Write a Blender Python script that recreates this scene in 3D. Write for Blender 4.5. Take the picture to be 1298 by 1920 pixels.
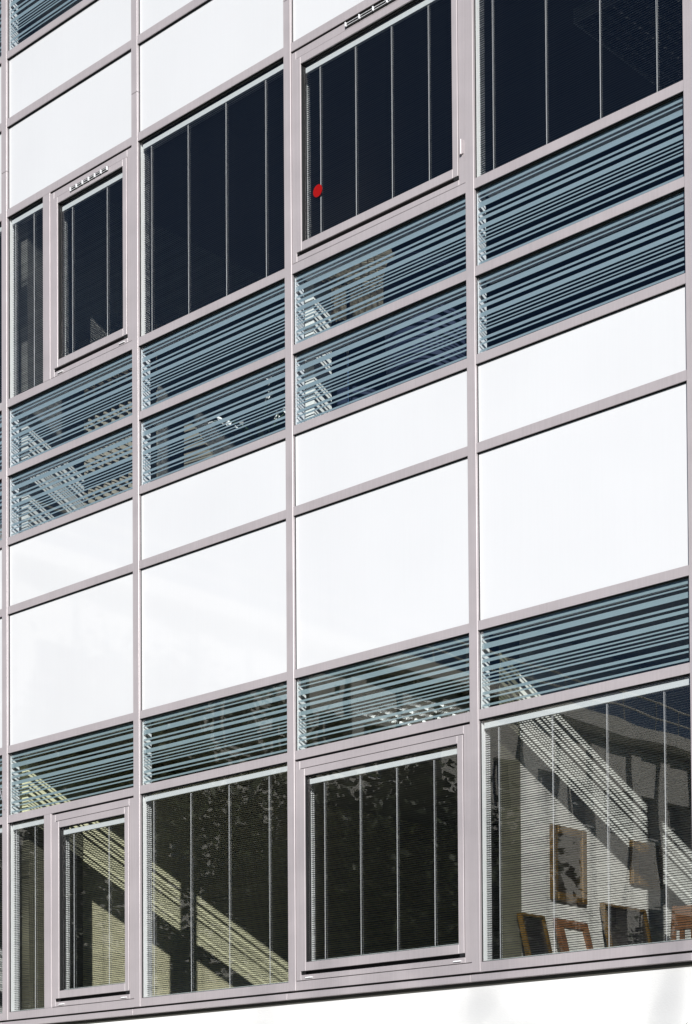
import bpy, math, random
from mathutils import Vector, Matrix
random.seed(7)
for o in list(bpy.data.objects):
    bpy.data.objects.remove(o)
scene = bpy.context.scene
COL = scene.collection

# ------------------------------------------------------------------ camera
yaw, pitch, roll = -0.74864, 0.02748, -0.00629
F_PX, SHIFT_PX = 3500.0, 1152.97
fw = Vector((math.sin(yaw)*math.cos(pitch), math.cos(yaw)*math.cos(pitch), math.sin(pitch)))
rt = Vector((math.cos(yaw), -math.sin(yaw), 0.0))
up = rt.cross(fw)
r2 = rt*math.cos(roll) + up*math.sin(roll)
u2 = up*math.cos(roll) - rt*math.sin(roll)
cam = bpy.data.cameras.new('camera')
camo = bpy.data.objects.new('camera', cam)
COL.objects.link(camo)
m = Matrix((r2, u2, -fw)).transposed().to_4x4()
m.translation = Vector((10.17206, -7.595, 1.7))
camo.matrix_world = m
cam.sensor_fit = 'HORIZONTAL'
cam.sensor_width = 36.0
cam.lens = 36.0*F_PX/1298.0
cam.shift_y = SHIFT_PX/1298.0
cam.clip_start = 0.05
cam.clip_end = 2000
scene.camera = camo

# ------------------------------------------------------------------ sky, sun, exposure
SUN = Vector((-0.83, 1.0, -0.45)).normalized()        # the way the light travels
elev = math.asin(-SUN.z)
rot = math.atan2(-SUN.x, -SUN.y)
w = bpy.data.worlds.new('World')
scene.world = w
w.use_nodes = True
nt = w.node_tree
bg = nt.nodes['Background']
sky = nt.nodes.new('ShaderNodeTexSky')
sky.sky_type = 'NISHITA'
sky.sun_disc = False
sky.sun_elevation = elev
sky.sun_rotation = rot
sky.air_density = 0.65
sky.dust_density = 0.0
sky.ozone_density = 5.0
nt.links.new(sky.outputs[0], bg.inputs[0])
bg.inputs[1].default_value = 0.05
sl = bpy.data.lights.new('sun', 'SUN')
sl.energy = 5.0
sl.angle = math.radians(0.53)
sl.color = (1.0, 0.972, 0.935)
so = bpy.data.objects.new('sun', sl)
COL.objects.link(so)
so.rotation_euler = SUN.to_track_quat('-Z', 'Y').to_euler()
so.location = (20, -20, 20)
vs = scene.view_settings
vs.view_transform = 'Standard'
vs.look = 'None'
vs.exposure = 0.23
vs.gamma = 1
vs.use_curve_mapping = False
cy = scene.cycles
cy.max_bounces = 8
cy.diffuse_bounces = 4
cy.glossy_bounces = 4
cy.transparent_max_bounces = 32
cy.caustics_reflective = False
cy.caustics_refractive = False
cy.sample_clamp_indirect = 6
cy.use_denoising = True


# ------------------------------------------------------------------ materials
def mat(name, rgb, rough=0.5, metal=0.0, coat=0.0, spec=0.5, var=0.0, vscale=(6, 6, 6), bump=0.0, bscale=60, streak=0.0):
    m = bpy.data.materials.new(name)
    m.use_nodes = True
    n = m.node_tree.nodes
    L = m.node_tree.links
    p = n['Principled BSDF']
    p.inputs['Base Color'].default_value = (*rgb, 1)
    p.inputs['Roughness'].default_value = rough
    p.inputs['Metallic'].default_value = metal
    p.inputs['Specular IOR Level'].default_value = spec
    if coat:
        p.inputs['Coat Weight'].default_value = coat
        p.inputs['Coat Roughness'].default_value = 0.03
    tc = n.new('ShaderNodeTexCoord')
    if var:
        mp = n.new('ShaderNodeMapping')
        mp.inputs['Scale'].default_value = vscale
        nz = n.new('ShaderNodeTexNoise')
        nz.inputs['Scale'].default_value = 1.0
        nz.inputs['Detail'].default_value = 5
        L.new(tc.outputs['Object'], mp.inputs[0])
        L.new(mp.outputs[0], nz.inputs[0])
        mr = n.new('ShaderNodeMapRange')
        mr.inputs['From Min'].default_value = 0.3
        mr.inputs['From Max'].default_value = 0.7
        mr.inputs['To Min'].default_value = 1 - var
        mr.inputs['To Max'].default_value = 1 + var
        L.new(nz.outputs['Fac'], mr.inputs[0])
        vm = n.new('ShaderNodeVectorMath')
        vm.operation = 'SCALE'
        vm.inputs[0].default_value = rgb
        L.new(mr.outputs[0], vm.inputs['Scale'])
        last = vm.outputs[0]
        if streak:
            mp2 = n.new('ShaderNodeMapping')
            mp2.inputs['Scale'].default_value = (90, 2, 1.5)
            n2 = n.new('ShaderNodeTexNoise')
            n2.inputs['Scale'].default_value = 1.0
            n2.inputs['Detail'].default_value = 3
            L.new(tc.outputs['Object'], mp2.inputs[0])
            L.new(mp2.outputs[0], n2.inputs[0])
            m2 = n.new('ShaderNodeMapRange')
            m2.inputs['From Min'].default_value = 0.35
            m2.inputs['From Max'].default_value = 0.75
            m2.inputs['To Min'].default_value = 1 + streak*0.4
            m2.inputs['To Max'].default_value = 1 - streak
            L.new(n2.outputs['Fac'], m2.inputs[0])
            v2 = n.new('ShaderNodeVectorMath')
            v2.operation = 'SCALE'
            L.new(last, v2.inputs[0])
            L.new(m2.outputs[0], v2.inputs['Scale'])
            last = v2.outputs[0]
        L.new(last, p.inputs['Base Color'])
    if bump:
        nb = n.new('ShaderNodeTexNoise')
        nb.inputs['Scale'].default_value = bscale
        nb.inputs['Detail'].default_value = 4
        L.new(tc.outputs['Object'], nb.inputs[0])
        b = n.new('ShaderNodeBump')
        b.inputs['Strength'].default_value = bump
        b.inputs['Distance'].default_value = 0.01
        L.new(nb.outputs['Fac'], b.inputs['Height'])
        L.new(b.outputs[0], p.inputs['Normal'])
    return m


def glass(name, tint, f0=0.052, wave=0.001, scale=2.0):
    m = bpy.data.materials.new(name)
    m.use_nodes = True
    n = m.node_tree.nodes
    L = m.node_tree.links
    n.clear()
    out = n.new('ShaderNodeOutputMaterial')
    tr = n.new('ShaderNodeBsdfTransparent')
    tr.inputs[0].default_value = (*tint, 1)
    gl = n.new('ShaderNodeBsdfGlossy')
    gl.inputs['Roughness'].default_value = 0.0
    gl.inputs[0].default_value = (1, 1, 1, 1)
    mix = n.new('ShaderNodeMixShader')
    geo = n.new('ShaderNodeNewGeometry')
    tc = n.new('ShaderNodeTexCoord')
    nz = n.new('ShaderNodeTexNoise')
    nz.inputs['Scale'].default_value = scale
    nz.inputs['Detail'].default_value = 1.0
    L.new(tc.outputs['Object'], nz.inputs[0])
    bp = n.new('ShaderNodeBump')
    bp.inputs['Strength'].default_value = 1.0
    bp.inputs['Distance'].default_value = wave
    L.new(nz.outputs['Fac'], bp.inputs['Height'])
    L.new(bp.outputs[0], gl.inputs['Normal'])
    dt = n.new('ShaderNodeVectorMath')
    dt.operation = 'DOT_PRODUCT'
    L.new(geo.outputs['Normal'], dt.inputs[0])
    L.new(geo.outputs['Incoming'], dt.inputs[1])
    ab = n.new('ShaderNodeMath'); ab.operation = 'ABSOLUTE'
    L.new(dt.outputs['Value'], ab.inputs[0])
    su = n.new('ShaderNodeMath'); su.operation = 'SUBTRACT'
    su.inputs[0].default_value = 1.0
    L.new(ab.outputs[0], su.inputs[1])
    pw = n.new('ShaderNodeMath'); pw.operation = 'POWER'
    L.new(su.outputs[0], pw.inputs[0]); pw.inputs[1].default_value = 5.0
    ma = n.new('ShaderNodeMath'); ma.operation = 'MULTIPLY_ADD'
    L.new(pw.outputs[0], ma.inputs[0])
    ma.inputs[1].default_value = 1 - f0
    ma.inputs[2].default_value = f0
    L.new(ma.outputs[0], mix.inputs[0])
    L.new(tr.outputs[0], mix.inputs[1])
    L.new(gl.outputs[0], mix.inputs[2])
    L.new(mix.outputs[0], out.inputs[0])
    return m


METAL = mat('mauve_silver_coated_aluminium', (0.452, 0.412, 0.424), 0.42, 0.15, var=0.06, vscale=(3, 3, 5), streak=0.06)
METAL_IN = mat('white_coated_aluminium_inside', (0.84, 0.85, 0.87), 0.4, 0.0, var=0.03)
WHITE_PANEL = mat('white_enamelled_panel', (0.71, 0.72, 0.735), 0.4, 0, coat=1.0, var=0.018, vscale=(1.2, 1.2, 1.2), streak=0.01)
RUBBER_AND_SHADE = mat('black_rubber_and_shade', (0.012, 0.012, 0.013), 0.6)
DARK = mat('dark_gap', (0.01, 0.01, 0.01), 0.9)
GLASS = glass('window_glass', (0.975, 0.985, 0.98))
GLASS_S = glass('striped_glass', (0.95, 0.975, 0.985))
GLASS_G = glass('greener_striped_glass', (0.955, 0.98, 0.978))
FRIT = mat('pale_blue_grey_printed_stripes', (0.265, 0.335, 0.37), 0.45, var=0.02, vscale=(9, 9, 9))
SLAT = mat('grey_blind_slat', (0.026, 0.030, 0.040), 0.4, 0.1)
EDGE = mat('highlit_slat_edge', (0.10, 0.105, 0.115), 0.4)  # lighter tone paints the sunlit highlight along the slat's outer edge
HEAD = mat('white_blind_rail', (0.62, 0.645, 0.67), 0.35)
CORD = mat('white_blind_cord', (0.66, 0.66, 0.69), 0.6)
RAIL = mat('silver_bottom_rail', (0.62, 0.68, 0.68), 0.3, 0.2)
PLASTER = mat('white_plaster', (0.80, 0.80, 0.79), 0.85, var=0.03, vscale=(2, 2, 1), bump=0.15, bscale=120)
WALL_W = mat('white_room_wall', (0.82, 0.81, 0.77), 0.85, var=0.02)
WALL_Y = mat('pale_yellow_room_wall', (0.80, 0.76, 0.52), 0.85, var=0.03)
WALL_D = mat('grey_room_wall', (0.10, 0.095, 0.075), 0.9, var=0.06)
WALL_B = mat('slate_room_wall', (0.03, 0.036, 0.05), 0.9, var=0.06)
WALL_G = mat('light_grey_room_wall', (0.62, 0.62, 0.60), 0.85, var=0.03)
OLIVE = mat('olive_column_with_shade', (0.16, 0.155, 0.11), 0.8, var=0.05)  # olive darkened so the colour carries the columns' shade
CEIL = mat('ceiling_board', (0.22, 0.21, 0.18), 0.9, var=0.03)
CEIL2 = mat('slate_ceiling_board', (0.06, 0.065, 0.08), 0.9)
FLOOR = mat('grey_carpet', (0.03, 0.029, 0.027), 0.95, var=0.15, vscale=(40, 40, 40))
CONC = mat('slab_concrete', (0.3, 0.3, 0.29), 0.9, var=0.08)
RED = mat('red_sticker', (0.30, 0.002, 0.002), 0.7, spec=0.2)
CHROME = mat('polished_aluminium', (0.92, 0.92, 0.92), 0.08, 1.0)
WHITEP = mat('white_plastic', (0.85, 0.85, 0.85), 0.35)
WOOD = mat('reddish_brown_wood', (0.22, 0.10, 0.045), 0.4, var=0.25, vscale=(4, 4, 50))
GOLD = mat('old_gold', (0.17, 0.095, 0.02), 0.45, 0.3, var=0.3, vscale=(60, 60, 60))
INK = mat('black_board', (0.018, 0.018, 0.02), 0.3)
OIL = mat('dark_painted_canvas', (0.022, 0.019, 0.013), 0.4, var=0.9, vscale=(9, 9, 9))
CANVAS = mat('white_canvas', (0.8, 0.79, 0.74), 0.9)
NAVY = mat('navy_upholstery', (0.012, 0.02, 0.05), 0.8)
TAN = mat('tan_fabric', (0.25, 0.225, 0.18), 0.9, var=0.1, vscale=(30, 30, 4))
SHADE = mat('pale_pleated_paper', (0.46, 0.41, 0.32), 0.9)
TERRA = mat('terracotta', (0.34, 0.10, 0.05), 0.8)
LEAFD = mat('house_plant_leaf', (0.04, 0.08, 0.03), 0.4)
PETAL = mat('white_petal', (0.85, 0.84, 0.82), 0.6)
BARK = mat('bark', (0.09, 0.07, 0.05), 0.95, var=0.3, vscale=(12, 12, 3), bump=0.6, bscale=30)
LEAF = mat('tree_leaf', (0.055, 0.075, 0.022), 0.55, var=0.5, vscale=(3, 3, 3))
LEAF2 = mat('shrub_leaf', (0.022, 0.035, 0.012), 0.5, var=0.5, vscale=(8, 8, 8))
CONC_W = mat('pale_concrete', (0.62, 0.59, 0.53), 0.85, var=0.1, vscale=(0.6, 0.6, 0.3), bump=0.2, bscale=20)
DGLASS = mat('far_window_glass', (0.02, 0.025, 0.035), 0.05, spec=0.8)
SILLW = mat('pale_stone_sill', (0.62, 0.61, 0.58), 0.7)
ASPH = mat('asphalt', (0.055, 0.055, 0.057), 0.9, var=0.2, vscale=(3, 3, 3), bump=0.3, bscale=200)
PAVE = mat('pale_paving', (0.32, 0.31, 0.295), 0.9, var=0.12, vscale=(4, 4, 4), bump=0.2, bscale=60)
GRASS = mat('lawn', (0.06, 0.085, 0.03), 0.95, var=0.4, vscale=(0.8, 0.8, 0.8))
GRANITE = mat('granite_kerb', (0.34, 0.34, 0.33), 0.8, var=0.15, vscale=(40, 40, 40))


# ------------------------------------------------------------------ mesh helpers
class MB:
    def __init__(s):
        s.v = []
        s.f = []
        s.mi = []

    def box(s, x0, x1, y0, y1, z0, z1, k=0):
        b = len(s.v)
        s.v += [(x0, y0, z0), (x1, y0, z0), (x1, y1, z0), (x0, y1, z0), (x0, y0, z1), (x1, y0, z1), (x1, y1, z1), (x0, y1, z1)]
        for q in ((0, 3, 2, 1), (4, 5, 6, 7), (0, 1, 5, 4), (1, 2, 6, 5), (2, 3, 7, 6), (3, 0, 4, 7)):
            s.f.append(tuple(b+i for i in q))
            s.mi.append(k)
        return s

    def hexa(s, pts, k=0):          # 8 points, bottom ring then top ring, counter-clockwise
        b = len(s.v)
        s.v += [tuple(p) for p in pts]
        for q in ((0, 3, 2, 1), (4, 5, 6, 7), (0, 1, 5, 4), (1, 2, 6, 5), (2, 3, 7, 6), (3, 0, 4, 7)):
            s.f.append(tuple(b+i for i in q))
            s.mi.append(k)
        return s

    def ring(s, x0, x1, z0, z1, t, y0, y1, k=0):      # four butted bars round an opening
        if not isinstance(t, tuple):
            t = (t, t, t, t)        # left, right, bottom, top
        s.box(x0, x0+t[0], y0, y1, z0, z1, k)
        s.box(x1-t[1], x1, y0, y1, z0, z1, k)
        s.box(x0+t[0], x1-t[1], y0, y1, z0, z0+t[2], k)
        s.box(x0+t[0], x1-t[1], y0, y1, z1-t[3], z1, k)
        return s

    def tube(s, pts, rad, n=6, k=0, cap=True):
        pts = [Vector(p) for p in pts]
        if not isinstance(rad, (list, tuple)):
            rad = [rad]*len(pts)
        rings = []
        for i, p in enumerate(pts):
            d = (pts[min(i+1, len(pts)-1)]-pts[max(i-1, 0)]).normalized()
            a = d.orthogonal().normalized() if i == 0 else (a - d*a.dot(d)).normalized()
            c = d.cross(a)
            b = len(s.v)
            for j in range(n):
                t = 2*math.pi*j/n
                s.v.append(tuple(p+(a*math.cos(t)+c*math.sin(t))*rad[i]))
            rings.append(b)
        for i in range(len(rings)-1):
            for j in range(n):
                s.f.append((rings[i]+j, rings[i]+(j+1) % n, rings[i+1]+(j+1) % n, rings[i+1]+j))
                s.mi.append(k)
        if cap:
            s.f.append(tuple(rings[0]+j for j in reversed(range(n))))
            s.f.append(tuple(rings[-1]+j for j in range(n)))
            s.mi += [k, k]
        return s

    def lathe(s, c, prof, n=20, k=0):
        rings = []
        for (r, z) in prof:
            b = len(s.v)
            for j in range(n):
                t = 2*math.pi*j/n
                s.v.append((c[0]+r*math.cos(t), c[1]+r*math.sin(t), c[2]+z))
            rings.append(b)
        for i in range(len(rings)-1):
            for j in range(n):
                s.f.append((rings[i]+j, rings[i]+(j+1) % n, rings[i+1]+(j+1) % n, rings[i+1]+j))
                s.mi.append(k)
        return s

    def quad(s, c, a, b, k=0):
        i = len(s.v)
        s.v += [tuple(c-a-b), tuple(c+a-b), tuple(c+a+b), tuple(c-a+b)]
        s.f.append((i, i+1, i+2, i+3))
        s.mi.append(k)

    def build(s, name, mats, parent=None, bevel=0.0, smooth=False):
        me = bpy.data.meshes.new(name)
        org = Vector((0, 0, 0))
        if parent is None and s.v:      # origin at the base of the thing
            xs, ys, zs = zip(*s.v)
            org = Vector(((min(xs)+max(xs))/2, (min(ys)+max(ys))/2, min(zs)))
        elif parent is not None:
            org = ORG.get(parent.name, Vector((0, 0, 0)))
        me.from_pydata([tuple(Vector(p)-org) for p in s.v], [], s.f)
        if not isinstance(mats, (list, tuple)):
            mats = [mats]
        for q in mats:
            me.materials.append(q)
        if len(mats) > 1:
            me.polygons.foreach_set('material_index', s.mi)
        if smooth:
            me.polygons.foreach_set('use_smooth', [True]*len(me.polygons))
        me.update()
        o = bpy.data.objects.new(name, me)
        COL.objects.link(o)
        if parent is not None:
            o.parent = parent
            ORG[o.name] = org
        else:
            o.location = org
            ORG[o.name] = org
        if bevel:
            bm = o.modifiers.new('edge', 'BEVEL')
            bm.width = bevel
            bm.segments = 1
            bm.limit_method = 'ANGLE'
        return o


ORG = {}      # world origin that an object's children are written against


def empty(name, loc=(0, 0, 0)):
    o = bpy.data.objects.new(name, None)
    COL.objects.link(o)
    o.location = loc
    ORG[o.name] = Vector(loc)
    return o


def tag(o, label=None, cat=None, group=None, kind=None):
    if label:
        o['label'] = label
    if cat:
        o['category'] = cat
    if group:
        o['group'] = group
    if kind:
        o['kind'] = kind
    return o


# ------------------------------------------------------------------ setting: ground and street
def sheet(name, m_, x0, x1, y0, y1, z):
    mb = MB()
    i = len(mb.v)
    mb.v += [(x0, y0, z), (x1, y0, z), (x1, y1, z), (x0, y1, z)]
    mb.f.append((0, 1, 2, 3))
    mb.mi.append(0)
    return tag(mb.build(name, m_), kind='structure')


sheet('ground', GRASS, -600, 600, -600, 600, -0.12)
sheet('road', ASPH, -200, 200, -13.0, -5.6, -0.1)
pv = MB()
pv.box(-200, 200, -5.45, 0.03, -0.3, 0.0)
tag(pv.build('pavement', PAVE), kind='structure')
kb = MB()
kb.box(-200, 200, -5.6, -5.452, -0.3, 0.012)
tag(kb.build('kerb', GRANITE, bevel=0.01), kind='structure')

# ------------------------------------------------------------------ the office building
W = 1.35
HW = 0.0285
FIRST, LAST = -1, 6            # bays; bay b lies between mullions b-1 and b
GY = 0.022                     # outer face of the panes
ROWS = {                       # transom bottom, top
    'sill': (2.771, 2.8225), 'a': (4.0962, 4.1479), 'b': (4.5667, 4.6167), 'c': (5.5088, 5.5602), 'd': (5.9799, 6.0296),
    'e': (6.4496, 6.5003), 'f': (6.9176, 6.9714), 'g': (8.2205, 8.2725), 'h': (8.8416, 8.8953), 'i': (9.3122, 9.3591),
    'j': (9.782, 9.833), 'k': (10.255, 10.305), 'l': (11.55, 11.60)}
ORDER = ['sill', 'a', 'b', 'c', 'd', 'e', 'f', 'g', 'h', 'i', 'j', 'k', 'l']
FILL = ['window', 'stripe', 'white', 'white', 'stripe', 'stripe', 'window', 'white', 'white', 'stripe', 'stripe', 'plain']
TOP = 12.3
B = empty('office_building', (2.7, 0, 0))
tag(B, 'modern office facade with mauve-grey aluminium grid, white panels, striped glass and blind-hung windows', 'building')
XL, XR = (FIRST-1)*W, LAST*W

for k in range(FIRST-1, LAST+1):
    mb = MB()
    x = k*W
    mb.box(x-HW, x+HW, 0.0, 0.030, 2.771, 8.538)
    mb.box(x-HW, x+HW, 0.0, 0.030, 8.540, TOP)
    mb.box(x-HW+0.002, x+HW-0.002, 0.0302, 0.105, 2.771, TOP, 1)
    mb.build('mullion', [METAL, METAL_IN], B, bevel=0.0016)

SUBM = {}                       # bay -> sub mullion right of the narrow light
for b in range(FIRST, LAST+1):
    x0, x1 = (b-1)*W+HW, b*W-HW
    for r in ORDER:
        z0, z1 = ROWS[r]
        mb = MB()
        mb.box(x0, x1, 0.003, 0.0085, z0, z1)
        mb.box(x0, x1, 0.0087, 0.030, z0+.0012, z1-.0004, 2)  # body behind the cap coloured black to paint the underside's shade
        mb.box(x0+.001, x1-.001, 0.0302, 0.060, z0+.0015, z1-.0015, 2)
        mb.box(x0+.001, x1-.001, 0.0602, 0.135, z0+.002, z1-.002, 1)
        mb.build('transom', [METAL, METAL_IN, RUBBER_AND_SHADE], B, bevel=0.0008)
    mb = MB()
    mb.box(x0, x1, 0.005, 0.040, TOP-0.06, TOP)
    mb.build('coping', METAL, B)


def gasket(x0, x1, z0, z1, parent, y=0.0175, t=0.005):
    g = MB()
    g.ring(x0, x1, z0, z1, t, y, GY-0.0004)
    return g.build('gasket', RUBBER_AND_SHADE, parent)


STR = [(0.004, .106), (.130, .156), (.191, .268), (.327, .363), (.389, .439), (.485, .550), (.570, .597), (.617, .644),
       (.667, .690), (.706, .737), (.800, .845), (.872, .900), (.957, .992)]


def pane(name, x0, x1, z0, z1, m_, parent, y0=GY, t=0.008):
    mb = MB()
    mb.box(x0+.0006, x1-.0006, y0, y0+t, z0+.0006, z1-.0006)
    return mb.build(name, m_, parent)


def white_panel(x0, x1, z0, z1):
    mb = MB()
    mb.box(x0+.0006, x1-.0006, GY, GY+0.03, z0+.0006, z1-.0006)
    o = mb.build('white_panel', WHITE_PANEL, B)
    gasket(x0, x1, z0, z1, o, t=0.0035)
    return o


def striped_pane(x0, x1, z0, z1, gm=None):
    mb = MB()
    mb.box(x0+.0006, x1-.0006, GY, GY+0.006, z0+.0006, z1-.0006)
    H = z1-z0
    for a, c in STR:
        a, c = max(a-.032, .002), c-.040
        mb.box(x0+.003, x1-.003, GY+0.0120, GY+0.0128, z1-c*H, z1-a*H, 1)
    o = mb.build('striped_pane', [gm or GLASS_S, FRIT], B)
    gasket(x0, x1, z0, z1, o, t=0.003)
    return o


def fixed_window(x0, x1, z0, z1):
    o = pane('glass_pane', x0, x1, z0, z1, GLASS, B)
    gasket(x0, x1, z0, z1, o)
    return o


def casement(x0, x1, z0, z1, caps=True, vent=None, hinge=None):
    """outer frame, sash with its glass, black slot under the sash, drain caps, vent"""
    wl, wr = (0.0535, 0.0505)
    f = MB()
    zs0, zs1 = z0+0.056, z1-0.061            # sash outer
    xs0, xs1 = x0+wl-.012, x1-wr
    # outer frame: left, right, top, bottom lip below the slot
    f.box(x0+.004, xs0-.0025, 0.006, 0.05, z0+.004, z1-.012)
    f.box(xs1+.0025, x1-.0008, 0.006, 0.05, z0+.004, z1-.012)
    f.box(xs0-.0025, xs1+.0025, 0.006, 0.05, zs1+.0045, z1-.012)
    f.box(xs0-.0025, xs1+.0025, 0.006, 0.05, z0+.004, zs0-.022)
    f.box(x0+.001, x1-.0006, 0.052, 0.12, z0+.001, z0+.05, 1)     # inner frame
    f.box(x0+.001, x1-.0006, 0.052, 0.12, z1-.05, z1-.001, 1)
    f.box(x0+.001, x0+.045, 0.052, 0.12, z0+.05, z1-.05, 1)
    f.box(x1-.045, x1-.0006, 0.052, 0.12, z0+.05, z1-.05, 1)
    o = f.build('casement_window', [METAL, METAL_IN], B, bevel=0.0012)
    d = MB()                                  # rebate behind the gaps
    d.ring(x0+.002, x1-.002, z0+.002, z1-.002, .075, 0.0502, 0.0515)
    d.build('rebate_seal', RUBBER_AND_SHADE, o)
    s = MB()
    s.ring(xs0, xs1, zs0, zs1, (.038, .037, .049, .042), 0.0008, 0.0095)
    s.ring(xs0+.0012, xs1-.0012, zs0+.0012, zs1-.0012, (.0366, .0356, .0476, .0406), 0.0097, 0.044, 1)  # sash core coloured black to paint the shade in the slot
    sa = s.build('sash', [METAL, RUBBER_AND_SHADE], o, bevel=0.0012)
    gx0, gx1, gz0, gz1 = xs0+.038, xs1-.037, zs0+.049, zs1-.042
    g = pane('glass_pane', gx0, gx1, gz0, gz1, GLASS, o)
    gasket(gx0, gx1, gz0, gz1, o)
    e = MB()                                  # end blocks of the drip slot
    e.box(xs1-.030, xs1-.004, 0.002, 0.02, zs0-.019, zs0-.0005)
    e.box(xs0+.001, xs0+.012, 0.004, 0.02, zs0-.016, zs0-.001)
    e.build('slot_end_block', RUBBER_AND_SHADE, o)
    if caps:
        for cx in (x0+.105, x1-.10):
            c = MB()
            c.hexa([(cx-.026, -.003, z0+.0135), (cx+.026, -.003, z0+.0135), (cx+.026, 0.0055, z0+.0135), (cx-.026, 0.0055, z0+.0135),
                    (cx-.026, 0.001, z0+.0205), (cx+.026, 0.001, z0+.0205), (cx+.026, 0.0055, z0+.0205), (cx-.026, 0.0055, z0+.0205)])
            c.build('drain_cap', WHITEP, o)
    if vent:
        va, vb, vz = vent
        v = MB()
        v.box(va, vb, -.0012, .0007, vz, vz+.030, 0)
        v.tube([(va+.004, -.004, vz+.007), (vb-.004, -.004, vz+.007)], .0016, 5, 1)
        v.tube([(va+.004, -.004, vz+.021), (vb-.004, -.004, vz+.021)], .0016, 5, 1)
        for q in range(7):
            xx = va+.004+(vb-va-.012)*q/6
            v.box(xx, xx+.006, -.011, -.0008, vz+.003, vz+.027, 1)
        v.build('trickle_vent', [DARK, METAL_IN], o)
    if hinge:
        h = MB()
        hx, hz = hinge
        h.tube([(hx, -.005, hz-.04), (hx, -.005, hz+.04)], .007, 10, 0)
        h.box(hx-.012, hx+.012, -.001, .0055, hz-.036, hz+.036)
        h.build('hinge', METAL, o)
    return o, (gx0, gx1, gz0, gz1)


BLINDS = []      # (x0, x1, z0, z1, cords, label)
CORD4 = (.134, .48, .815, 1.15)
CORD2 = (.12, .46, .797, 1.136)
for b in range(FIRST, LAST+1):
    x0, x1 = (b-1)*W+HW, b*W-HW
    for i, kind in enumerate(FILL):
        z0, z1 = ROWS[ORDER[i]][1], ROWS[ORDER[i+1]][0]
        if kind == 'white':
            white_panel(x0, x1, z0, z1)
        elif kind == 'stripe':
            striped_pane(x0, x1, z0, z1, GLASS_G if i == 1 else None)
        elif kind == 'plain':
            fixed_window(x0, x1, z0, z1)
        elif kind == 'window':
            low = i == 0
            fl = 'lower' if low else 'upper'
            if b == 1 or b == 5:
                xs = (b-1)*W
                sm = MB()
                sm.box(xs+.421, xs+.496, 0.002, 0.030, z0+.0006, z1-.0006)
                sm.box(xs+.423, xs+.494, 0.0302, 0.13, z0+.002, z1-.002, 1)
                sm.build('mullion', [METAL, METAL_IN], B, bevel=0.0014)
                fixed_window(x0, xs+.421, z0, z1)
                _, g = casement(xs+.496, x1, z0, z1, vent=None if (low or b == 5) else (.714, 1.096, 8.139))
                BLINDS.append((b, low, 'narrow', x0+.012, xs+.421-.006, z0, z1, (xs+.08, xs+.282)))
                BLINDS.append((b, low, 'casement', g[0]+.008, g[1]-.006, g[2], g[3], (xs+.688, xs+1.04)))
            elif b == 3:
                _, g = casement(x0, x1, z0, z1, caps=low, vent=None if low else (3.165, 3.80, 8.172), hinge=None if low else (3.996, 7.17))
                BLINDS.append((b, low, 'casement', g[0]+.008, g[1]-.006, g[2], g[3], (2.93, 3.205, 3.475, 3.742)))
            else:
                fixed_window(x0, x1, z0, z1)
                if b >= 0:
                    c = CORD2 if b == 2 else CORD4
                    BLINDS.append((b, low, 'fixed', x0+.012, x1-.006, z0, z1, tuple((b-1)*W+q for q in c)))

# sill flashing, base wall, slabs, rooms: parts of the building
for b in range(FIRST, LAST+1):
    mb = MB()
    xa, xb = (b-1)*W+.0025-HW, b*W-.0025-HW
    mb.hexa([(xa, -.010, 2.7225), (xb, -.010, 2.7225), (xb, .034, 2.7225), (xa, .034, 2.7225),
             (xa, -.008, 2.758), (xb, -.008, 2.758), (xb, .034, 2.7635), (xa, .034, 2.7635)])
    mb.build('sill_flashing', METAL, B, bevel=0.001)
mb = MB(); mb.box(XL, XR, .03, .05, 2.700, 2.7705); mb.build('flashing_shade_strip', mat('olive_flashing_shade', (0.07, 0.068, 0.055), .8), B)  # dark olive strip paints the shade below the flashing
mb = MB(); mb.box(XL-.3, XR+.3, .036, .40, -.3, 2.6998); mb.build('base_wall', PLASTER, B)
mb = MB(); mb.box(XL, XR, .17, 7.0, 1.75, 2.10); mb.build('lower_floor', FLOOR, B)
mb = MB(); mb.box(XL, XR, .17, 7.0, 4.665, 5.45); mb.build('floor_slab', [CEIL], B)
mb = MB(); mb.box(XL, XR, .17, 7.0, 5.452, 5.47); mb.build('upper_floor', FLOOR, B)
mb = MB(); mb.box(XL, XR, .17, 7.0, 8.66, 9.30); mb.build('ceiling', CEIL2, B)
mb = MB(); mb.box(XL, XR, .06, 7.0, 11.72, TOP-.01); mb.build('roof', CONC, B)
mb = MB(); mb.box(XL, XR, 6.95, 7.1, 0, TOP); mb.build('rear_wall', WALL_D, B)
mb = MB(); mb.box(XL-.3, XL-.03, .0, 7.1, 2.70, TOP); mb.build('end_wall', PLASTER, B)
mb = MB(); mb.box(XR+.03, XR+.3, .0, 7.1, 2.70, TOP); mb.build('end_wall', PLASTER, B)
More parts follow.
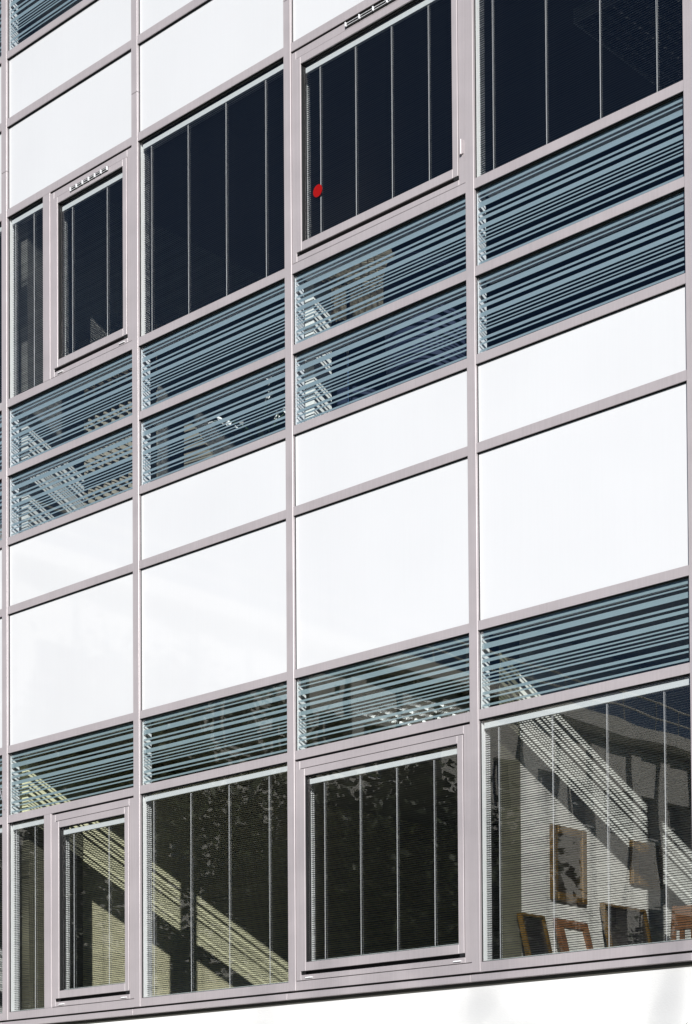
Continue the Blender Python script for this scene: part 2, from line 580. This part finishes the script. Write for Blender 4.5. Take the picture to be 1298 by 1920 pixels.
# partitions and back walls of the rooms
for xc, m_ in ((0.0, WALL_Y), (3*W, WALL_W)):
    mb = MB(); mb.box(xc-.045, xc+.045, .16, 5.0, 2.102, 4.663); mb.build('partition', m_, B)
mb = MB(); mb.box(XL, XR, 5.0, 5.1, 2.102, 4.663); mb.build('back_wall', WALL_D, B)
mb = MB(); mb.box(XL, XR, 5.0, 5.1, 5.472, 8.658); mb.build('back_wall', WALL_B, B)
mb = MB(); mb.box(-.05, .05, .16, 5.0, 5.472, 8.658); mb.build('partition', WALL_G, B)
mb = MB(); mb.box(2*W-.05, 2*W+.05, .16, .31, 5.472, 6.94); mb.build('column', WALL_W, B)
mb = MB(); mb.box(3*W-.05, 3*W+.05, .16, .33, 2.102, 4.663); mb.build('column', OLIVE, B)
mb = MB(); mb.box(-.06, .06, .155, .62, 2.102, 4.12); mb.build('column', OLIVE, B)  # added dark block, stands in for the unlit stretch of wall
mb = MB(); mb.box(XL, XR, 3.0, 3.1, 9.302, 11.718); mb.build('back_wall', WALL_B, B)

# ------------------------------------------------------------------ blinds
WHERE = {
    (0, True, 'fixed'): 'grey slatted blind in the lower window cut off by the left photo edge',
    (0, False, 'fixed'): 'grey slatted blind in the upper window cut off by the left photo edge',
    (1, True, 'narrow'): 'tall narrow blind in the slim lower light beside the small opening window',
    (1, False, 'narrow'): 'tall narrow dark blind in the slim upper light beside the small vented window',
    (1, True, 'casement'): 'two-corded blind behind the small lower opening window, sunlit bands behind it',
    (1, False, 'casement'): 'two-corded dark blind behind the small upper opening window with slotted vent',
    (2, True, 'fixed'): 'blind in the lower fixed window between the two opening windows, diagonal light bands below',
    (2, False, 'fixed'): 'dark navy blind in the upper fixed window between the two opening windows',
    (3, True, 'casement'): 'near-black blind behind the large lower opening window with white drain caps',
    (3, False, 'casement'): 'dark blind behind the large upper opening window with the red dot sticker',
    (4, True, 'fixed'): 'open blind in the bottom right window in front of framed pictures and white wall',
    (4, False, 'fixed'): 'dark blind in the top right window under a sparkling ceiling light',
    (5, True, 'narrow'): 'narrow blind in the slim lower light right of the photographed bays',
    (5, False, 'narrow'): 'narrow blind in the slim upper light right of the photographed bays',
    (5, True, 'casement'): 'two-corded blind behind the lower opening window right of the photographed bays',
    (5, False, 'casement'): 'two-corded blind behind the upper opening window right of the photographed bays',
    (6, True, 'fixed'): 'blind in the far right lower fixed window beyond the photographed bays',
    (6, False, 'fixed'): 'blind in the far right upper fixed window beyond the photographed bays',
}
for (b, low, kind, x0, x1, z0, z1, cords) in BLINDS:
    root = empty('venetian_blind', ((x0+x1)/2, .045, z0))
    tag(root, WHERE[(b, low, kind)], 'blind', 'venetian blinds in the windows')
    hb = MB()
    zt = z1-.014
    hb.box(x0, x1, .036, .056, zt-.031, zt)
    hb.build('headrail', HEAD, root, bevel=0.001)
    sb = MB()
    zz = zt-.041
    pitch_ = .0121
    zlast = z0+.016
    nsl = int((zz-zlast)/pitch_)
    rnd = random.Random(int(x0*100)+int(z0*10))
    for q in range(nsl+1):
        zc = zz-q*pitch_+rnd.uniform(-.0005, .0005)
        tl = (-.0008 if low else .0019)+rnd.uniform(-.0004, .0004)
        sk = rnd.uniform(-.0005, .0005)
        i = len(sb.v)
        # gently crowned slat, closed cross-section
        prof = [(.039, zc-tl), (.0455, zc+.0008), (.052, zc+tl), (.052, zc+tl-.0004), (.0455, zc+.0004), (.039, zc-tl-.0005)]
        for xx, dz in ((x0+.002, sk), (x1-.002, -sk)):
            for yy, z_ in prof:
                sb.v.append((xx, yy, z_+dz))
        for e in range(6):
            e2 = (e+1) % 6
            sb.f.append((i+e, i+6+e, i+6+e2, i+e2)); sb.mi.append(1 if e == 5 else 0)
        sb.f.append((i, i+1, i+4, i+5)); sb.f.append((i+1, i+2, i+3, i+4))
        sb.f.append((i+6, i+11, i+10, i+7)); sb.f.append((i+7, i+10, i+9, i+8))
        sb.mi += [0, 0, 0, 0]
    sb.build('slats', [SLAT, EDGE], root)
    for cx in cords:
        cb = MB()
        zc0 = z0+.012
        wob = rnd.uniform(-.002, .002)
        cb.tube([(cx, .0365, zt-.038), (cx+wob, .0365, (zt+zc0)/2), (cx, .0365, zc0)], .0010, 5)
        cb.tube([(cx, .0545, zt-.038), (cx, .0545, zc0)], .0008, 5)
        cb.tube([(cx+.006, .0368, zt-.038), (cx+.006-wob, .0368, (zt+zc0)/2), (cx+.003, .0368, zc0)], .0006, 5)
        cb.build('ladder_cord', CORD, root)
    rb = MB()
    rb.box(x0+.002, x1-.002, .037, .054, z0+.003, z0+.011)
    rb.build('bottom_rail', RAIL, root, bevel=0.0008)

# ------------------------------------------------------------------ red dot on the glass
mb = MB()
n = 40
for yy in (GY-.0012, GY-.0004):
    for j in range(n):
        t = 2*math.pi*j/n
        mb.v.append((2.921+.0355*math.cos(t), yy, 7.342+.0355*math.sin(t)))
mb.f.append(tuple(range(n))); mb.f.append(tuple(reversed(range(n, 2*n)))); mb.mi += [0, 0]
for j in range(n):
    mb.f.append((j, n+j, n+(j+1) % n, (j+1) % n)); mb.mi.append(0)
tag(mb.build('sticker', RED), 'round red dot sticker on the large upper opening window', 'sticker')

# cable at the left edge
mb = MB()
mb.tube([(-.40, -.006, 4.47), (-.2, -.008, 4.46), (-.06, -.006, 4.37), (-.012, -.004, 4.24), (.0, -.004, 4.19)], .004, 6)
tag(mb.build('cable', mat('grey_cable', (0.25, 0.25, 0.27), .6)), 'thin grey cable hanging at the left photo edge over striped glass', 'cable')


# ------------------------------------------------------------------ ceiling lights
LOUV = mat('dark_polished_louvre', (0.42, 0.43, 0.45), 0.12, 1.0)
TUBE = bpy.data.materials.new('lit_fluorescent_tube')
TUBE.use_nodes = True
tp = TUBE.node_tree.nodes['Principled BSDF']
tp.inputs['Emission Color'].default_value = (1, .96, .88, 1)
tp.inputs['Emission Strength'].default_value = 0.35


TUBE_B = TUBE.copy()
TUBE_B.name = 'bright_fluorescent_tube'
TUBE_B.node_tree.nodes['Principled BSDF'].inputs['Emission Strength'].default_value = 1.6


def luminaire(cx, cy_, z, sx, sy, label, nx, ny, tube=TUBE, louv=LOUV):
    o = empty('ceiling_light', (cx, cy_, z))
    tag(o, label, 'ceiling light', 'louvred ceiling lights')
    h = MB()
    h.box(cx-sx/2, cx+sx/2, cy_-sy/2, cy_+sy/2, z+.075, z+.085)
    for (a, b_, c, d) in ((cx-sx/2, cx-sx/2+.012, cy_-sy/2, cy_+sy/2), (cx+sx/2-.012, cx+sx/2, cy_-sy/2, cy_+sy/2),
                          (cx-sx/2+.012, cx+sx/2-.012, cy_-sy/2, cy_-sy/2+.012), (cx-sx/2+.012, cx+sx/2-.012, cy_+sy/2-.012, cy_+sy/2)):
        h.box(a, b_, c, d, z-.004, z+.0749)
    h.build('housing', HEAD, o)
    l = MB()
    for i in range(nx):
        xx = cx-sx/2+sx*(i+.5)/nx
        l.hexa([(xx-.003, cy_-sy/2+.013, z), (xx+.003, cy_-sy/2+.013, z), (xx+.003, cy_+sy/2-.013, z), (xx-.003, cy_+sy/2-.013, z),
                (xx-.014, cy_-sy/2+.013, z+.045), (xx+.014, cy_-sy/2+.013, z+.045), (xx+.014, cy_+sy/2-.013, z+.045), (xx-.014, cy_+sy/2-.013, z+.045)])
    for i in range(ny):
        yy = cy_-sy/2+sy*(i+.5)/ny
        l.hexa([(cx-sx/2+.013, yy-.002, z-.001), (cx+sx/2-.013, yy-.002, z-.001), (cx+sx/2-.013, yy+.002, z-.001), (cx-sx/2+.013, yy+.002, z-.001),
                (cx-sx/2+.013, yy-.009, z+.046), (cx+sx/2-.013, yy-.009, z+.046), (cx+sx/2-.013, yy+.009, z+.046), (cx-sx/2+.013, yy+.009, z+.046)])
    l.build('louvre', louv, o)
    for i in range(2):
        t = MB()
        xx = cx-sx/4+sx/2*i
        t.tube([(xx, cy_-sy/2+.02, z+.06), (xx, cy_+sy/2-.02, z+.06)], .008, 8)
        t.build('lamp_tube', tube, o)


luminaire(2.63, 1.12, 4.585, .62, .62, 'square louvred ceiling light seen through the lower striped glass of the third bay', 5, 8, TUBE_B, CHROME)
luminaire(4.06, 1.98, 8.575, .62, 1.22, 'long louvred ceiling light sparkling behind the top right blind', 8, 18)


# ------------------------------------------------------------------ lower right room: pictures and furniture
def leaning(name, label, cat, y0, y1, zb, h, xb, xt, frame, face, ft, lift=0.0):
    """board leaning on the partition (its face looks to +x); foot at xb, head at xt"""
    o = empty(name, (xb, (y0+y1)/2, zb))
    tag(o, label, cat)

    def P(s, u, d):     # s across 0..1, u up 0..1, d off the face
        return Vector((xb+(xt-xb)*u+d, y0+(y1-y0)*s, zb+h*u))
    def slab(mb, s0, s1, u0, u1, d0, d1):
        mb.hexa([P(s0, u0, d0), P(s0, u0, d1), P(s1, u0, d1), P(s1, u0, d0), P(s0, u1, d0), P(s0, u1, d1), P(s1, u1, d1), P(s1, u1, d0)])
    fr = MB()
    a = ft/(y1-y0); c = ft/h
    slab(fr, 0, a, 0, 1, 0, .03); slab(fr, 1-a, 1, 0, 1, 0, .03)
    slab(fr, a, 1-a, 1-c, 1, 0, .03); slab(fr, a, 1-a, 0, c, 0, .03)
    fr.build('frame', frame, o)
    pc = MB()
    slab(pc, a, 1-a, c, 1-c, .004, .014)
    pc.build('panel', face, o)
    return o


sbd = empty('sideboard', (4.32, 1.2, 2.102))
tag(sbd, 'low brown sideboard under the framed pictures along the white wall', 'sideboard')
mb = MB(); mb.box(4.10, 4.25, .20, 1.55, 2.70, 2.73); mb.build('top', WOOD, sbd)
mb = MB(); mb.box(4.11, 4.24, .22, 1.53, 2.18, 2.699); mb.build('body', WOOD, sbd)
for yy in (.24, .68, 1.12):
    mb = MB(); mb.box(4.241, 4.256, yy, yy+.40, 2.2, 2.68); d = mb.build('door', WOOD, sbd)
    mb = MB(); mb.tube([(4.27, yy+.36, 2.40), (4.27, yy+.36, 2.50)], .006, 6); mb.build('handle', GOLD, d)
for xx in (4.13, 4.20):
    for yy in (.24, 1.47):
        mb = MB(); mb.box(xx, xx+.03, yy, yy+.03, 2.102, 2.179); mb.build('leg', WOOD, sbd)
leaning('leaning_board', 'black board with gold beaded edge leaning on the wall, leftmost of the leaning frames', 'board', .26, .47, 2.732, .37, 4.21, 4.12, GOLD, INK, .014)
leaning('canvas', 'white canvas in a reddish-brown wooden frame leaning under the gilded portrait', 'canvas', .58, .86, 2.732, .37, 4.22, 4.12, WOOD, CANVAS, .045)
leaning('leaning_mirror', 'large dark gold-edged frame leaning against the wall beside the wooden chair', 'framed picture', 1.02, 1.44, 2.732, .50, 4.22, 4.12, GOLD, INK, .015)


def wall_picture(y0, y1, z0, z1, label, ft):
    o = empty('wall_picture', (4.1, (y0+y1)/2, z0))
    tag(o, label, 'picture')
    f = MB()
    x0 = 4.0965
    for (a, b_, c, d) in ((y0, y0+ft, z0, z1), (y1-ft, y1, z0, z1), (y0+ft, y1-ft, z0, z0+ft), (y0+ft, y1-ft, z1-ft, z1)):
        f.box(x0, x0+.03, a, b_, c, d)
    f.build('frame', GOLD, o, bevel=0.004)
    p = MB(); p.box(x0, x0+.012, y0+ft, y1-ft, z0+ft, z1-ft); p.build('canvas', OIL, o)


wall_picture(.585, .90, 3.21, 3.62, 'tall gilded dark painting hanging on the white wall', .045)
wall_picture(1.35, 1.66, 3.38, 3.63, 'smaller yellow-edged dark picture hanging right of the tall gilded one', .06)
mb = MB()
mb.lathe((4.22, .76, 2.732), [(.0, 0), (.03, 0), (.045, .06), (.03, .16), (.015, .22), (.022, .30), (.028, .34), (.015, .38), (0, .39)], 14)
ch = empty('wooden_armchair', (4.60, 1.16, 2.102))
tag(ch, 'reddish-brown wooden armchair at the lower right corner of the bottom right window', 'chair')
cx, cyy = 4.50, 1.20
mb = MB(); mb.box(cx-.19, cx+.19, cyy-.22, cyy+.22, 2.53, 2.585); mb.build('seat', NAVY, ch, bevel=.01)
for sx in (-1, 1):
    for sy in (-1, 1):
        mb = MB()
        top = 3.24 if sy > 0 else 2.80
        mb.tube([(cx+sx*.18, cyy+sy*.21, 2.104), (cx+sx*.175, cyy+sy*.205, 2.55), (cx+sx*.17, cyy+sy*(.26 if sy > 0 else .20), top)], [.018, .024, .016], 8)
        mb.build('leg', WOOD, ch, smooth=True)
    mb = MB()
    mb.tube([(cx+sx*.18, cyy+.24, 2.83), (cx+sx*.20, cyy, 2.84), (cx+sx*.19, cyy-.24, 2.79)], [.018, .024, .020], 8)
    mb.build('armrest', WOOD, ch, smooth=True)
mb = MB(); mb.box(cx-.155, cx+.155, cyy+.235, cyy+.262, 3.10, 3.23); mb.box(cx-.155, cx+.155, cyy+.235, cyy+.26, 2.70, 2.75)
for q in range(4):
    mb.box(cx-.125+q*.075, cx-.10+q*.075, cyy+.238, cyy+.256, 2.75, 3.10)
mb.build('backrest', WOOD, ch)

# ------------------------------------------------------------------ upper rooms: things behind the striped glass


def curtain(x0, x1, y, z0, z1, label, m_=TAN):
    mb = MB()
    N = 60
    for zi, z in enumerate((z0, z1)):
        for j in range(N+1):
            u = j/N
            amp = .022 if zi == 0 else .018
            mb.v.append((x0+(x1-x0)*u, y+amp*math.sin(u*math.pi*2*9)+.006*math.sin(u*31), z))
    for j in range(N):
        mb.f.append((j, j+1, N+2+j, N+1+j)); mb.mi.append(0)
    o = mb.build('curtain', m_)
    s = o.modifiers.new('cloth', 'SOLIDIFY'); s.thickness = .004
    tag(o, label, 'curtain')


curtain(.48, 1.22, .30, 5.50, 7.20, 'tan pleated curtain behind the striped glass below the small vented window')

# white shell chair in bay 1


def shell_chair(cx, cy_, zf, label, m_, seat_h=.45, back=.48, rad=.27, grp=None):
    o = empty('shell_chair', (cx, cy_, zf))
    tag(o, label, 'chair', grp)
    mb = MB()
    N, M_ = 22, 9
    grid = []
    for i in range(M_):
        v = i/(M_-1)
        ring = []
        for j in range(N):
            a = 2*math.pi*j/N
            bk = 0.5-0.5*math.sin(a)          # 1 at the side facing the window
            hh = seat_h+(back*(0.35+0.65*bk))*max(0, (v-.4)/.6)**1.2
            r = rad*(min(1, v/.45))**.6*(1+.12*max(0, v-.45))
            ring.append((cx+r*math.cos(a), cy_+r*math.sin(a), zf+hh))
        grid.append(ring)
    for ring in grid:
        mb.v += ring
    for i in range(M_-1):
        for j in range(N):
            mb.f.append((i*N+j, i*N+(j+1) % N, (i+1)*N+(j+1) % N, (i+1)*N+j)); mb.mi.append(0)
    s = mb.build('seat_shell', m_, o, smooth=True)
    q = s.modifiers.new('thick', 'SOLIDIFY'); q.thickness = .02
    p = MB(); p.tube([(cx, cy_, zf+.06), (cx, cy_, zf+seat_h-.01)], .025, 10); p.build('post', CHROME, o)
    for k in range(5):
        a = 2*math.pi*k/5+.3
        l = MB(); l.tube([(cx, cy_, zf+.09), (cx+.28*math.cos(a), cy_+.28*math.sin(a), zf+.035)], [.018, .012], 6)
        l.build('leg', CHROME, o)


shell_chair(2.40, 1.05, 5.47, 'navy round-backed stool behind striped glass under the red-dot window, beside the column', NAVY, seat_h=.80, back=.72, rad=.30, grp='navy round-backed stools')
shell_chair(3.22, .72, 5.47, 'navy round-backed stool nearer the fourth bay behind striped glass', NAVY, seat_h=.80, back=.76, rad=.30, grp='navy round-backed stools')
# pleated shade in bay 3
o = empty('pleated_lamp', (2.62, .60, 5.47))
tag(o, 'tan pleated lampshade behind the striped glass under the red-dot window', 'lamp')
mb = MB()
N = 90
for r0, z in ((.36, 6.93), (.29, 7.24)):
    for j in range(N):
        t = 2*math.pi*j/N
        r = r0+(.012 if j % 2 else -.012)
        mb.v.append((2.62+r*math.cos(t), .60+r*math.sin(t), z))
for j in range(N):
    mb.f.append((j, (j+1) % N, N+(j+1) % N, N+j)); mb.mi.append(0)
mb.build('lamp_shade', SHADE, o)
mb = MB(); mb.tube([(2.62, .60, 5.50), (2.62, .60, 7.2)], .012, 8); mb.build('stem', CHROME, o)
mb = MB(); mb.lathe((2.62, .60, 5.471), [(0, 0), (.16, 0), (.16, .015), (.02, .03), (0, .03)], 20); mb.build('base', CHROME, o)
# desk lamp and orchid in bay 2, terracotta box
o = empty('orchid', (2.03, .44, 5.787))
tag(o, 'white flowering orchid in a tall glass vase behind the striped glass of the second bay', 'plant')
mb = MB(); mb.lathe((2.03, .44, 5.787), [(0, 0), (.06, 0), (.06, .02), (.045, .18), (.04, .43), (.05, .45)], 16); mb.build('vase', WHITEP, o)
st = MB(); lf = MB(); fl = MB()
rr = random.Random(3)
for q in range(4):
    a = rr.uniform(0, 6.28); p = Vector((2.03, .44, 6.20)); pts = [p.copy()]
    d = Vector((math.cos(a)*.25, math.sin(a)*.15, 1)).normalized()
    for k in range(7):
        d = (d+Vector((math.cos(a)*.16, math.sin(a)*.10, -.10))).normalized()
        p = p+d*.075; pts.append(p.copy())
        if k > 2:
            for _ in range(3):
                n1 = Vector((rr.gauss(0, 1), rr.gauss(0, 1), rr.gauss(0, 1))).normalized(); n2 = n1.orthogonal().normalized()
                fl.quad(p+n1*.018, n1*.016, n2*.012)
    st.tube(pts, .003, 5)
for q in range(7):
    a = q*.9; t = Vector((math.cos(a), math.sin(a), .5)).normalized()
    lf.quad(Vector((2.03, .44, 6.24))+t*.10, t*.10, t.cross(Vector((0, 0, 1))).normalized()*.022)
st.build('stem', LEAFD, o); lf.build('leaves', LEAFD, o); fl.build('blossoms', PETAL, o)
# sloping board in bay 2
mb = MB()
mb.hexa([(1.16, .58, 5.787), (1.84, .62, 5.787), (1.84, .64, 5.787), (1.16, .60, 5.787), (1.16, .585, 6.69), (1.20, .587, 6.69), (1.20, .607, 6.69), (1.16, .605, 6.69)])
tag(mb.build('folding_screen', TAN), 'tan tapering panel standing on the desk behind the striped glass of the second bay', 'panel')
tb = empty('desk', (1.6, .8, 5.47))
tag(tb, 'dark desk behind the striped glass of the second bay', 'desk')
mb = MB(); mb.box(1.0, 2.15, .34, 1.1, 5.755, 5.785); mb.build('top', INK, tb)
for xx in (1.03, 2.09):
    for yy in (.38, 1.04):
        mb = MB(); mb.box(xx, xx+.03, yy, yy+.03, 5.472, 5.754); mb.build('leg', CHROME, tb)


# ------------------------------------------------------------------ across the street: the block mirrored in the glass
Q = empty('concrete_block', (-28, -40, 0))
tag(Q, 'pale concrete block with deep windows, mirrored in the bottom right window', 'building')
FX = -26.0
HT = 17.0
Y0, Y1 = -68.0, -18.0
mb = MB()
mb.box(FX-12, FX-.5, Y0, Y1, -.1, HT)
mb.build('wall', CONC_W, Q)
NB, NS = 25, 4
bw = (Y1-Y0)/NB
sh = (HT-1.2)/NS
mb = MB()
for i in range(NB+1):
    yy = Y0+i*bw
    mb.box(FX-.4995, FX, yy-.3, yy+.3, -.1, HT-.6)
mb.build('piers', CONC_W, Q)
mb = MB()
for s_ in range(NS+1):
    zz = s_*sh
    for i in range(NB):
        yy = Y0+i*bw
        mb.box(FX-.4995, FX-.12, yy+.301, yy+bw-.301, zz+.0, zz+1.45 if s_ < NS else HT-.6)
        if s_ < NS:
            mb.box(FX-.4995, FX-.12, yy+.301, yy+bw-.301, zz+3.1, zz+sh-.001)
mb.build('spandrels', CONC_W, Q)
for i in range(NB):
    for s_ in range(NS):
        yy = Y0+i*bw
        zz = s_*sh+1.451
        f = MB()
        f.box(FX-.4995, FX-.44, yy+.302, yy+bw-.302, zz, zz+1.648)
        wd = f.build('window', DGLASS, Q)
        s2 = MB()
        s2.box(FX-.4399, FX-.05, yy+.31, yy+bw-.31, zz, zz+.06)
        s2.box(FX-.4399, FX-.40, yy+bw/2-.03, yy+bw/2+.03, zz+.0605, zz+1.64, 1)
        s2.box(FX-.4399, FX-.38, yy+.31, yy+bw/2-.0305, zz+.8, zz+.85)
        s2.build('sill', [SILLW, CONC_W], wd)
mb = MB(); mb.box(FX-12.2, FX+.7, Y0-.3, Y1+.3, HT-.45, HT); mb.build('cornice', CONC_W, Q)
mb = MB()
for q in range(31):
    yy = Y0+(Y1-Y0)*q/30
    mb.tube([(FX+.5, yy, HT), (FX+.5, yy, HT+1.0)], .02, 5)
for zz in (HT+.5, HT+1.0):
    mb.tube([(FX+.5, Y0, zz), (FX+.5, Y1, zz)], .035, 6)
mb.build('railing', CONC_W, Q)


# ------------------------------------------------------------------ trees across the street
def limb(mb, p, d, L, r, depth, rnd, tips, split=3):
    pts = [p.copy()]
    rad = [r]
    n = 4
    for i in range(n):
        wv = .03 if r > .15 else .12
        d = (d+Vector((rnd.gauss(0, wv), rnd.gauss(0, wv), rnd.gauss(.03, .06)))).normalized()
        p = p+d*(L/n)
        pts.append(p.copy()); rad.append(r*(1-.45*(i+1)/n))
        if depth <= 2:
            tips.append(p.copy())
    mb.tube(pts, rad, 6 if depth > 1 else 4, cap=False)
    if depth == 0:
        return
    a0 = rnd.uniform(0, 6.28)
    for k in range(split):
        a = a0+6.283*k/split+rnd.uniform(-.4, .4)
        o = d.orthogonal().normalized()
        q = Matrix.Rotation(a, 3, d) @ o
        nd = (d*rnd.uniform(.6, 1.0)+q*rnd.uniform(.5, .95)+Vector((0, 0, .15))).normalized()
        limb(mb, pts[-1-(k % 2)], nd, L*rnd.uniform(.62, .8), rad[-1]*.75, depth-1, rnd, tips, split)


def make_tree(seed, h, leaves, name, label, loc, group, leaf=.062, crown=True, depth=4):
    rnd = random.Random(seed)
    o = empty(name, (0, 0, 0))
    tag(o, label, 'tree', group)
    mb = MB(); tips = []
    limb(mb, Vector((0, 0, 0)), Vector((0, 0, 1)), h*.34, h*(.022 if crown else .03), depth, rnd, tips)
    mb.build('trunk', BARK, o, smooth=True)
    if crown:
        cb = MB()
        for k in range(leaves):
            t = rnd.choice(tips)
            p = t+Vector((rnd.gauss(0, .30), rnd.gauss(0, .30), rnd.gauss(0, .26)))
            n1 = Vector((rnd.gauss(0, 1), rnd.gauss(0, 1), rnd.gauss(0, .6))).normalized()
            n2 = n1.cross(Vector((rnd.gauss(0, 1), rnd.gauss(0, 1), rnd.gauss(0, 1)))).normalized()
            s_ = leaf*rnd.uniform(.6, 1.3)
            cb.quad(p, n1*s_, n2*s_*.55)
        cb.build('crown', LEAF, o)
    o.location = loc
    return o


def copy_tree(o, loc, rz, sc, label):
    c = o.copy(); COL.objects.link(c)
    c.location = loc; c.rotation_euler = (0, 0, rz); c.scale = (sc, sc, sc)
    c['label'] = label
    for ch_ in list(o.children):
        d_ = ch_.copy(); COL.objects.link(d_); d_.parent = c
    return c


G = 'trees across the street'
t0 = make_tree(11, 9.5, 17000, 'street_tree', 'dense dark tree mirrored in the lower window with the diagonal light bands', (-10.6, -10.5, 0), G)
t1 = make_tree(23, 9.5, 17000, 'street_tree', 'dense dark tree mirrored in the near-black large lower opening window', (-8.2, -11.5, 0), G)
t1.scale = (.8, .8, .85)
copy_tree(t0, (-16.2, -11.0, 0), 2.1, .85, 'dense dark tree mirrored in the striped glass at the lower left')
copy_tree(t1, (-13.0, -17.0, 0), 1.0, 1.05, 'tall dark tree standing behind the other mirrored trees')
copy_tree(t0, (-10.6, -15.0, 0), 4.0, .85, 'dark tree mirrored at the right edge of the large lower opening window')
copy_tree(t0, (-3.6, -11.5, 0), 5.2, .52, 'small dark tree mirrored low in the bottom right window')
copy_tree(t1, (-1.2, -10.2, 0), 3.3, .50, 'small dark tree mirrored at the right edge of the bottom right window')
make_tree(5, 12.5, 0, 'bare_tree', 'leafless tree whose branches throw soft shadows on the white base wall', (19.3, -17.0, 0), None, crown=False, depth=5)

# shrub at the wall base: only its tips reach into the picture
sh_ = empty('shrub', (5.40, -.42, 0))
tag(sh_, 'dark shrub whose leaf tips show at the bottom edge before the white wall', 'shrub')
rs = random.Random(9)
mb = MB(); cb = MB()
for q in range(26):
    a = rs.uniform(0, 6.28)
    hgt = rs.uniform(1.8, 2.40)
    ex = rs.uniform(.1, .62)
    base = Vector((5.40+rs.uniform(-.2, .2), -.42+rs.uniform(-.12, .12), 0))
    tip = Vector((base.x+math.cos(a)*ex, base.y+math.sin(a)*ex*.4, hgt))
    mid = (base+tip)/2+Vector((0, 0, .15))
    mb.tube([base, mid, tip], [.014, .009, .004], 5)
    for k in range(40):
        t = rs.uniform(.2, 1)
        p = base.lerp(mid, t*2) if t < .5 else mid.lerp(tip, t*2-1)
        p = p+Vector((rs.gauss(0, .05), rs.gauss(0, .05), rs.gauss(-.02, .03)))
        n1 = Vector((rs.gauss(0, 1), rs.gauss(0, 1), rs.gauss(0, .8))).normalized()
        n2 = n1.orthogonal().normalized()
        cb.quad(p, n1*.035, n2*.018)
mb.build('stem', BARK, sh_); cb.build('leaves', LEAF2, sh_)
